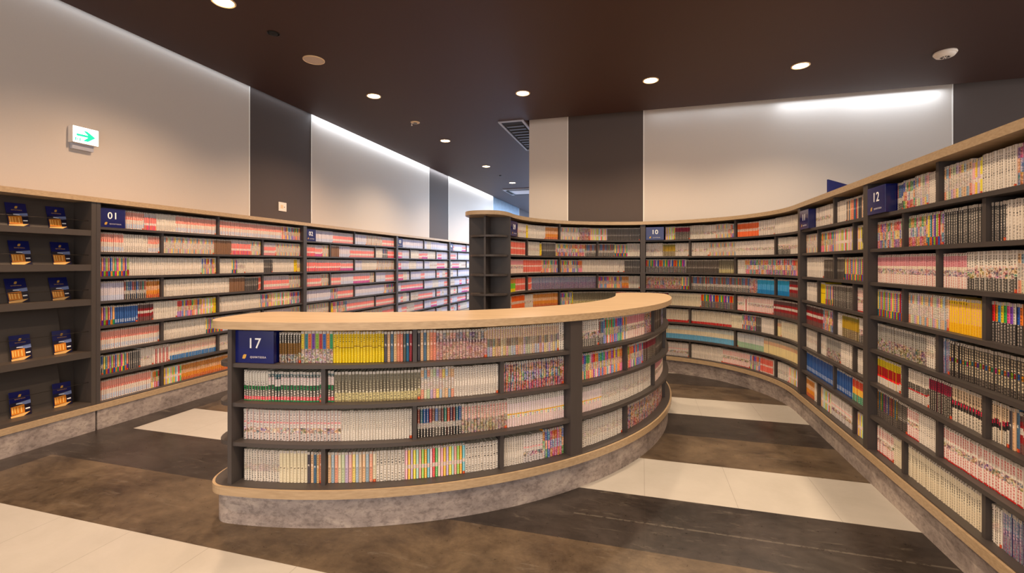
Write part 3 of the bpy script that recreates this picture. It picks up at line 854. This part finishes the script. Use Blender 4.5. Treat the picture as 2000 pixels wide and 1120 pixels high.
# geometry of one comic: spine divided into printed bands, chamfered long edges
def hexc_s(h):
    c = hexc(h); m = (c[0] + c[1] + c[2]) / 3
    return tuple(min(.93, max(.004, m + (v - m) * 1.22)) for v in c[:3]) + (1.0,)


def color_of(tok, bk, j):
    if tok.startswith('@'):
        p = PAL[tok[1:]]
        if bk['st'] in ('DP', 'BP', 'MP', 'CP'):
            return hexc_s(p[int(bk['pr'] * 997 + j * 3) % len(p)])
        return hexc_s(p[(bk['q'] + j * (0 if bk['st'] in ('SO', 'PS', 'PC', 'KC', 'DC') else 1)) % len(p)])
    return hexc_s(tok)


PAGEC, BLK = hexc('DDD0B8'), (0, 0, 0, 1)
CAPH = .0135


def book_faces(bk, with_cap=True):
    """local frame: x right (0..w), y back from the spine, z up; list of (verts, col, ink, par, uvs)"""
    w, h, d = bk['w'], bk['h'], bk['depth']
    e = min(.003, w * .19)
    prof = [(0, e), (e, 0), (w - e, 0), (w, e)]
    z = h; fs = []
    bands = []
    sid = bk['sid']
    if bk['last']:
        body = h - .006 - .013
    else:
        body = h - .006
    if with_cap:
        bands.append((h - .001, h - CAPH, hexc('D6CCC0'), hexc('2A2624'), (0, 0, 0, .95), 0, 1))
        zt = h - CAPH
    else:
        zt = h
    used = 0; zz = zt; full = zt - (.0 if not bk['last'] else .014)
    for j, (fr, c, ink, dn, pc) in enumerate(ST[bk['st']][1]):
        z2 = zz - fr * full
        u0 = (h - zz) / w; u1 = (h - z2) / w
        bands.append((zz, z2, color_of(c, bk, j), color_of(ink, bk, j + 1), (dn, pc, (bk['sid'] % 1.0) if bk['st'] not in ('SO', 'KF', 'CP', 'RW') else bk['seed'], 0), sid - u0, sid - u1))
        zz = z2
    if bk['last']:
        bands.append((zz, 0, hexc('C8281E'), hexc('E8A040'), (.6, 0, 0, 0), 0, 1))
    if with_cap:
        z1 = h
    for (za, zb, col, ink, par, va, vb) in bands:
        for i in range(3):
            (xa, ya), (xb, yb) = prof[i], prof[i + 1]
            ua, ub = bk['q'] + .001 + .998 * xa / w, bk['q'] + .001 + .998 * xb / w
            if (va, vb) == (0, 1):
                v0, v1 = .98, .02
            else:
                v0, v1 = va, vb
            fs.append(([(xa, ya, zb), (xb, yb, zb), (xb, yb, za), (xa, ya, za)], col, ink, par, [(ua, v1), (ub, v1), (ub, v0), (ua, v0)]))
    c0 = bands[min(1, len(bands) - 1)][2]
    P0 = (0, 0, 0, 0); uv = [(0, 0)] * 4
    fs.append(([(0, d, 0), (0, e, 0), (0, e, h), (0, d, h)], c0, BLK, P0, uv))
    fs.append(([(w, e, 0), (w, d, 0), (w, d, h), (w, e, h)], c0, BLK, P0, uv))
    fs.append(([(0, e, h), (w, e, h), (w, d, h), (0, d, h)], PAGEC, BLK, P0, uv))
    fs.append(([(e, 0, h), (w - e, 0, h), (w, e, h), (0, e, h)], PAGEC, BLK, P0, uv))
    return fs


def frame_of(bk):
    p = bk['path']; t = bk['t']
    T, n = p.T(t), p.Nn(t)
    c = p.P(t, bk['o'])
    org = c - T * (bk['w'] / 2)
    return org, T, n


def mesh_from(faces, name, mats):
    """faces: list of (verts, col, ink, par, uvs) all quads, world or local"""
    nf = len(faces)
    co = np.array([v for f in faces for v in f[0]], dtype=np.float32)
    me = bpy.data.meshes.new(name)
    me.vertices.add(nf * 4); me.vertices.foreach_set('co', co.ravel())
    me.loops.add(nf * 4); me.loops.foreach_set('vertex_index', np.arange(nf * 4, dtype=np.int32))
    me.polygons.add(nf); me.polygons.foreach_set('loop_start', np.arange(0, nf * 4, 4, dtype=np.int32))
    for k, i in (('col', 1), ('ink', 2), ('par', 3)):
        a = me.attributes.new(k, 'FLOAT_COLOR', 'FACE')
        a.data.foreach_set('color', np.array([f[i] for f in faces], dtype=np.float32).ravel())
    uv = me.uv_layers.new(name='UVMap')
    uv.data.foreach_set('uv', np.array([u for f in faces for u in f[4]], dtype=np.float32).ravel())
    me.update(calc_edges=True)
    for m in mats:
        me.materials.append(M[m])
    return me


def proj(x, y, z):
    t = -x * math.sin(YAW) + y * math.cos(YAW)
    if t < .3: return None
    u = (x * math.cos(YAW) + y * math.sin(YAW)) / t; v = (z - CAMH) / t
    return 1000 + FPX * u, HOR - FPX * v


def shown(bk):
    org, T, n = frame_of(bk)
    if n.dot(-org) <= 0: return 0
    a = proj(org.x, org.y, bk['z']); b = proj(org.x + T.x * bk['w'], org.y + T.y * bk['w'], bk['z'] + bk['h'])
    if not a or not b: return 0
    wx = max(0, min(2000, b[0]) - max(0, a[0]))
    hy = max(0, min(1120, a[1]) - max(0, b[1]))
    if wx < .6 * (b[0] - a[0]): return 0
    return wx * hy


for b_ in BOOKS:
    b_['area'] = shown(b_)
order = sorted(range(len(BOOKS)), key=lambda i: -BOOKS[i]['area'])
NEAR = set(order[:300])
allf = []
for i, bk in enumerate(BOOKS):
    if i in NEAR: continue
    org, T, n = frame_of(bk); z = bk['z']
    for vs, c, k, p, uv in book_faces(bk):
        allf.append(([(org.x + T.x * x - n.x * y, org.y + T.y * x - n.y * y, z + zz) for x, y, zz in vs], c, k, p, uv))
me = mesh_from(allf, 'comic_book_stock', ['spine'])
o = bpy.data.objects.new('comic_book_stock', me); COL.objects.link(o)
tag(o, 'all the smaller-looking rows of comics filling the bookcases and the curved counter', 'comic books', kind='stuff')

# one numeral "2" for the clear shelf stickers
fc = bpy.data.curves.new('two', 'FONT'); fc.body = '2'; fc.size = 1; fc.align_x = 'CENTER'; fc.align_y = 'CENTER'
fo = bpy.data.objects.new('two', fc); COL.objects.link(fo)
bpy.context.view_layer.update()
tm = bpy.data.meshes.new_from_object(fo.evaluated_get(bpy.context.evaluated_depsgraph_get()))
TWO = ([(v.co.x, v.co.y) for v in tm.vertices], [list(p.vertices) for p in tm.polygons])
bpy.data.objects.remove(fo)


def sticker_mesh(w):
    bm = bmesh.new()
    e = min(.0016, w * .16)
    h = CAPH
    add_box(bm, e * .6, w - e * .6, -.0004, .0006, -h, -.0002)
    base = [bm.verts.new((w / 2 + x * .0125, -.0006, -h / 2 + y * .0135)) for x, y in TWO[0]]
    for f in TWO[1]:
        try:
            q = bm.faces.new([base[k] for k in f]); q.material_index = 1
        except Exception:
            pass
    return bm


COMPN = ['first', 'second', 'third']
SM = {}
for i in order[:300]:
    bk = BOOKS[i]
    org, T, n = frame_of(bk)
    me = mesh_from(book_faces(bk, False)[:-2], 'comic_book', ['spine'])
    o = bpy.data.objects.new('comic_book', me); COL.objects.link(o)
    o.matrix_world = Matrix(((T.x, -n.x, 0, org.x), (T.y, -n.y, 0, org.y), (0, 0, 1, bk['z']), (0, 0, 0, 1)))
    look = ST[bk['st']][0]
    un = {'R12': 'bookcase 12', 'R11': 'bookcase 11', 'R10': 'bookcase 10', 'R13': 'bookcase after 12', 'CA': 'curved counter', 'CB': 'curved counter end'}.get(bk['unit'], 'left wall')
    lab = '%s comic, %s in %s compartment, %s shelf of %s' % (look, ordw(bk['idx'] + 1), COMPN[bk['comp']], ROWN[bk['row'] - 1], un)
    if not lab.startswith(('all',)):
        tag(o, lab, 'comic book', 'comics on the %s shelf of %s' % (ROWN[bk['row'] - 1], un))
    w, h, d = bk['w'], bk['h'], bk['depth']
    key = (round(w, 4), round(h, 3))
    if key not in SM:
        pb = bmesh.new(); add_box(pb, .0004, w - .0004, .002, d - .002, .0012, h - .0006)
        p_ = obj('page_block', pb, 'page', o); s_ = obj('shelf_sticker', sticker_mesh(w), ['tan', 'ink'], o)
        SM[key] = (p_.data, s_.data)
    else:
        p_ = bpy.data.objects.new('page_block', SM[key][0]); COL.objects.link(p_); p_.parent = o
        s_ = bpy.data.objects.new('shelf_sticker', SM[key][1]); COL.objects.link(s_); s_.parent = o
    s_.location = (0, 0, h)
    p_.scale = (1, 1, 1)


# ------------------------------------------------------------------ lettering, emblem
def text(body, size, mat, parent, loc, rot, name='lettering', ext=.0006, spacing=1.0, bold=0.0, cx='CENTER'):
    c = bpy.data.curves.new(name, 'FONT'); c.body = body; c.size = size; c.extrude = ext; c.align_x = cx; c.align_y = 'CENTER'
    c.space_character = spacing; c.offset = bold; c.resolution_u = 4
    f = bpy.data.objects.new(name, c); COL.objects.link(f)
    bpy.context.view_layer.update()
    me = bpy.data.meshes.new_from_object(f.evaluated_get(bpy.context.evaluated_depsgraph_get()))
    bpy.data.objects.remove(f); me.materials.clear(); me.materials.append(M[mat]); me.name = name
    o = bpy.data.objects.new(name, me); COL.objects.link(o)
    o.parent = parent; o.location = loc; o.rotation_euler = rot
    return o


def emblem(parent, x, z, s, y=-.0006):
    """small folded golden sheet"""
    bm = bmesh.new()
    pts = [(-.42, -.5), (-.02, .38), (.46, .5), (.1, -.36)]
    pts = [(-.5, -.42), (-.28, .3), (.0, .5), (.5, .42), (.28, -.3), (.0, -.5)]
    vs = [bm.verts.new((x + a * s, y, z + b * s)) for a, b in pts]
    ws = [bm.verts.new((x + a * s, 0, z + b * s)) for a, b in pts]
    bm.faces.new(vs); bm.faces.new(ws[::-1])
    for i in range(6):
        j = (i + 1) % 6
        bm.faces.new((vs[i], ws[i], ws[j], vs[j]))
    return obj('emblem', bm, 'gold', parent)


NB = [(LEFT, LB[0][0] + .034, '01', 'navy number box reading 01 on the left wall, nearest the magazine rack'),
      (LEFT, LB[1][0] + .034, '02', 'navy number box reading 02, second from the magazine rack'),
      (LEFT, LB[2][0] + .034, '03', 'navy number box reading 03, third from the magazine rack'),
      (LEFT, LB[3][0] + .034, '04', 'navy number box reading 04 near the far end of left wall'),
      (RIGHT, RB[0][0] + .03, '09', 'navy number box reading 09 beside the rounded end shelves'),
      (RIGHT, RB[1][0] + .036, '10', 'navy number box reading 10 in the bend of the curved bookcase'),
      (RIGHT, RB[2][0] + .04, '11', 'navy number box reading 11, right of the bend'),
      (RIGHT, RB[3][0] + .04, '12', 'navy number box reading 12, largest on the right-hand bookcases'),
      (RING, CT0 + .026, '17', 'navy number box reading 17 at the counter corner')]
for path, t0, num, lab in NB:
    cnt = path is RING
    bw = .196 if path is LEFT else .215
    bh, bd = (.168 if cnt else .16), .13
    tm_ = t0 + bw / 2
    z0 = .8315 if cnt else 1.6435
    T, n = path.T(tm_), path.Nn(tm_)
    o_front = .045 if cnt else (.004 if path is RIGHT else .03)
    c = path.P(tm_, o_front) - T * (bw / 2)
    r = thing('number_box', lab, 'number sign', group='navy number boxes on the top shelves')
    r.matrix_world = Matrix(((T.x, -n.x, 0, c.x), (T.y, -n.y, 0, c.y), (0, 0, 1, z0), (0, 0, 0, 1)))
    obj('box_body', box(0, bw, 0, bd, 0, bh, .0015), 'navy', r)
    RX = (PI / 2, 0, 0)
    text(num, .078 if not cnt else .075, 'digit', r, (bw * .5, -.0008, bh * .60), RX, 'digits', spacing=1.08, bold=.0004)
    emblem(r, bw * .24, bh * .2, .024)
    text('QUINTESSA', .0135, 'silver' if not cnt else 'silver', r, (bw * .60, -.0008, bh * .185), RX, 'lettering', spacing=1.35, bold=.0002)

# blue sign panel standing on the cabinet top
s = thing('sign_panel', 'small blue sign panel standing up behind the top board', 'sign', loc=(1.559, 4.576, ZTOP1))
s.rotation_euler = (0, 0, math.radians(52.2))
obj('sign_board', box(0, .45, 0, .012, 0, .202, .001), 'navy', s)
obj('sign_foot', box(.02, .16, -.02, .035, 0, .006, .001), 'navys', s)


# ------------------------------------------------------------------ brochures
def brochure_picture(parent, w, h):
    bm = bmesh.new()
    mats = ['pic_sky', 'pic_roof', 'pic_wall', 'pic_window', 'pic_road', 'pic_dark', 'digit']
    y = -.0007

    def poly(pts, mi, dy=0):
        f = bm.faces.new([bm.verts.new((a * w, y - dy, b * h)) for a, b in pts]); f.material_index = mi
    poly([(0, .0), (1, 0), (1, .62), (0, .56)], 5)
    poly([(.3, .54), (1, .60), (1, .46), (.75, .44)], 1, .0001)
    poly([(.04, .10), (.68, .12), (.68, .46), (.04, .42)], 2, .0001)
    for a, b in ((.08, .13), (.2, .24), (.34, .38), (.5, .55)):
        poly([(a, .16), (b, .16), (b, .40), (a, .38)], 3, .0002)
    poly([(.3, .50), (.6, .485), (.6, .51), (.3, .525)], 6, .0002)
    poly([(.0, .0), (.0, .07), (.72, .12), (.95, .13), (.6, .0)], 4, .0002)
    poly([(.72, .24), (.94, .25), (.94, .30), (.72, .29)], 6, .0002)
    o = obj('cover_picture', bm, mats, parent)
    for p in o.data.polygons:
        pass
    return o


M['pic_sky'] = simple('print_dusk', '1A1E50', .3)
M['pic_roof'] = simple('print_roof_blue', '7A8CC0', .3)
M['pic_wall'] = simple('print_lit_wall', 'D9862A', .3)
M['pic_window'] = simple('print_window', 'FFD27A', .3)
M['pic_road'] = simple('print_road', 'F0BE74', .3)
M['pic_dark'] = simple('print_dark', '16132E', .3)
BR = []
BP = [(0, 2.255), (0, 2.49), (1, 2.27), (1, 2.515), (2, 2.255), (2, 2.51), (3, 2.265), (3, 2.515), (4, 2.262), (4, 2.515)]
SIDE = ['away from', 'next to']
SHN = ['top', 'second', 'third', 'fourth', 'lowest']
proto = None
for k, yc in BP:
    zt = RKZ[k][0]
    hi = RKZ[k][2]
    slope = math.atan2(.07 - .004, hi - .03 - zt)
    bw, bh = .118, .182
    if proto is None:
        root = thing('brochure', '', 'brochure')
        obj('booklet', box(0, bw, 0, .004, 0, bh, .0005), 'navy', root)
        emblem(root, bw * .5, bh * .82, .020)
        text('QUINTESSA', .0095, 'gold', root, (bw * .5, -.0006, bh * .70), (PI / 2, 0, 0), 'lettering', spacing=1.3)
        brochure_picture(root, bw, bh)
        proto = root
        kids = list(root.children)
    else:
        root = proto.copy(); COL.objects.link(root)
        for ch in kids:
            c = ch.copy(); COL.objects.link(c); c.parent = root
    x = -4.222 - .128 if k < 3 else -4.222 - .120
    side = 'left' if yc < 2.4 else 'right'
    tag(root, 'navy brochure with lit building cover, %s of the pair on the %s rack shelf' % (side, SHN[k]), 'brochure', 'brochures on the magazine rack')
    root.matrix_world = Matrix.Translation((x, yc - bw / 2, zt + .001)) @ Matrix.Rotation(math.radians((k * 5 + yc * 10) % 3 - 1.5), 4, 'X') @ Matrix.Rotation(PI / 2, 4, 'Z') @ Matrix.Rotation(-slope * .9, 4, 'X')

# ------------------------------------------------------------------ wall fittings
ex = thing('exit_sign', 'lit white wall sign with green arrow pointing right, above the magazine rack', 'exit sign', loc=(-4.478, 2.62, 2.30))
ex.rotation_euler = (0, 0, PI / 2)
obj('housing', box(0, .185, -.055, 0, .03, .165, .003), 'white', ex)
obj('mounting_base', box(.012, .165, -.030, 0, -.02, .03, .002), 'ac', ex)
fp = obj('lit_face', box(.003, .182, -.0575, -.055, .033, .162), 'exitface', ex)
bm = bmesh.new()
for pts in ([(.026, .104), (.115, .104), (.115, .086), (.026, .086)], [(.074, .136), (.100, .136), (.160, .095), (.116, .095)], [(.116, .095), (.160, .095), (.106, .052), (.070, .052)]):
    add_prism(bm, pts, 0, .002)
bmesh.ops.transform(bm, matrix=Matrix.Translation((0, -.0576, 0)) @ Matrix.Rotation(PI / 2, 4, 'X'), verts=bm.verts)
obj('arrow', bm, 'exitgreen', fp)
bm = bmesh.new()
for pts in ([(.016, .072), (.023, .072), (.023, .046), (.016, .046)], [(.046, .072), (.053, .072), (.053, .046), (.046, .046)], [(.030, .063), (.038, .066), (.036, .054), (.029, .052)]):
    add_prism(bm, pts, 0, .002)
bmesh.ops.transform(bm, matrix=Matrix.Translation((0, -.0576, 0)) @ Matrix.Rotation(PI / 2, 4, 'X'), verts=bm.verts)
obj('pictogram', bm, 'exitgreen', fp)

sw = thing('wall_switch', 'small square cream switch plate on the taupe wall panel', 'switch', loc=(-4.479, 4.87, 2.02))
sw.rotation_euler = (0, 0, PI / 2)
obj('plate', box(0, .135, -.008, 0, 0, .115, .003), 'white', sw)
obj('rocker', box(.035, .075, -.011, -.008, .035, .08, .001), 'lampring', sw)
obj('indicator', box(.092, .102, -.010, -.008, .05, .06), 'metal', sw)

# ------------------------------------------------------------------ ceiling fittings
DLAB = {1: 'left row of ceiling lights, nearest one at top edge', 2: 'left row of ceiling lights, second from the front', 3: 'left row of ceiling lights, third from the front',
        4: 'left row of ceiling lights, fourth from the front', 5: 'left row of ceiling lights, smallest and farthest',
        6: 'cross row of ceiling lights, above rounded end shelves', 7: 'cross row of ceiling lights, above bookcase 10', 8: 'cross row of ceiling lights, nearest the smoke detector'}
first = None
for i, (x, y) in enumerate(DOWN):
    if i in DLAB:
        if first is None:
            r = thing('downlight', '', 'ceiling light', loc=(x, y, CEIL))
            obj('trim_ring', add_lathe(bmesh.new(), [(.088, 0), (.088, -.004), (.080, -.008), (.072, -.004), (.072, 0)], n=40), 'lampring', r, smooth=True)
            obj('diffuser', add_lathe(bmesh.new(), [(.071, 0), (.071, -.003)], n=40), 'lamp', r)
            first = r; kids = list(r.children)
        else:
            r = first.copy(); COL.objects.link(r); r.location = (x, y, CEIL)
            for ch in kids:
                c = ch.copy(); COL.objects.link(c); c.parent = r
        tag(r, 'glowing round downlight, ' + DLAB[i], 'ceiling light', 'round downlights in the brown ceiling')

sp = thing('ceiling_speaker', 'round pale flush ceiling speaker between the first two left downlights', 'speaker', loc=(-3.197, 3.948, CEIL))
obj('speaker_rim', add_lathe(bmesh.new(), [(.105, 0), (.105, -.006), (.097, -.009), (.095, -.005), (.095, 0)], n=48), 'lampring', sp, smooth=True)
obj('speaker_mesh', add_lathe(bmesh.new(), [(.094, 0), (.094, -.005), (.03, -.008)], n=48), 'vent', sp, smooth=True)

em = thing('recessed_emergency_lamp', 'small dark recessed glass emergency lamp near the top edge', 'emergency lamp', loc=(-3.176, 3.394, CEIL))
obj('lamp_ring', add_lathe(bmesh.new(), [(.055, 0), (.055, -.003), (.048, -.004), (.046, 0)], n=32), 'metal', em, smooth=True)
obj('lens', add_lathe(bmesh.new(), [(.040, 0), (.034, -.010), (.012, -.016)], n=24), 'dark', em, smooth=True)

sk = thing('sprinkler', 'pale round sprinkler plate hanging from ceiling, above bookcase 02', 'sprinkler', loc=(-3.183, 6.096, CEIL))
obj('plate', add_lathe(bmesh.new(), [(.066, 0), (.066, -.006), (.052, -.012), (.02, -.012)], n=32), 'lampring', sk, smooth=True)
obj('sensor_slots', add_lathe(bmesh.new(), [(.03, -.012), (.03, -.0145), (.015, -.0145)], n=20), 'metal', sk)
bm = add_lathe(bmesh.new(), [(.004, -.012), (.004, -.035), (.009, -.040), (.009, -.052), (.003, -.056)], c=(-.045, -.02, 0), n=12)
obj('test_pull', bm, 'white', sk)

sd = thing('smoke_detector', 'white round smoke detector on ceiling near top right corner', 'smoke detector', loc=(2.844, 5.451, CEIL))
obj('detector_base', add_lathe(bmesh.new(), [(.088, 0), (.092, -.012), (.088, -.022)], n=40), 'white', sd, smooth=True)
obj('detector_body', add_lathe(bmesh.new(), [(.080, -.022), (.080, -.032), (.070, -.044), (.045, -.050)], n=40), 'white', sd, smooth=True)
bm = bmesh.new()
for k in range(10):
    a = 2 * PI * k / 10
    v = add_box(bmesh.new(), .02, .038, -.004, .004, -.0525, -.0495)
    me = bpy.data.meshes.new('t'); v.transform(Matrix.Rotation(a, 4, 'Z')); v.to_mesh(me); v.free(); bm.from_mesh(me)
obj('vent_slots', bm, 'dark', sd)

kn = thing('ceiling_sensor', 'tiny dark sensor knob between the two farthest left downlights', 'sensor', loc=(-3.188, 10.325, CEIL))
obj('knob', add_lathe(bmesh.new(), [(.03, 0), (.03, -.01), (.012, -.02)], n=16), 'metal', kn, smooth=True)

# recessed air conditioner grille beside the corner of the back wall
ac = thing('air_conditioner', 'recessed ceiling grille with pale frame beside back wall corner', 'air conditioner', loc=(-1.82, 7.25, CEIL))
bm = bmesh.new()
for a, b, c, d in ((-.19, .19, -.86, -.83), (-.19, .19, .83, .86), (-.19, -.16, -.83, .83), (.16, .19, -.83, .83)):
    add_box(bm, a, b, c, d, -.016, .0)
obj('frame', bm, 'ac', ac)
obj('recess_panel', box(-.16, .16, -.83, .83, -.004, -.001), 'dark', ac)
bm = bmesh.new()
for k in range(9):
    add_box(bm, -.13, .13, -.62 + k * .15, -.56 + k * .15, -.012, -.006)
obj('grille', bm, 'rack', ac)

cs = thing('air_conditioner', 'white four-way ceiling cassette at the far end', 'air conditioner', loc=(-3.22, 12.75, CEIL))
obj('panel', box(-.5, .5, -.5, .5, -.03, 0, .008), 'ac', cs)
bm = bmesh.new()
for a, b, c, d in ((-.40, .40, -.47, -.36), (-.40, .40, .36, .47), (-.47, -.36, -.34, .34), (.36, .47, -.34, .34)):
    add_box(bm, a, b, c, d, -.033, -.029)
obj('air_outlet', bm, 'dark', cs)
obj('intake_grille', box(-.3, .3, -.3, .3, -.036, -.030), 'silver', cs)
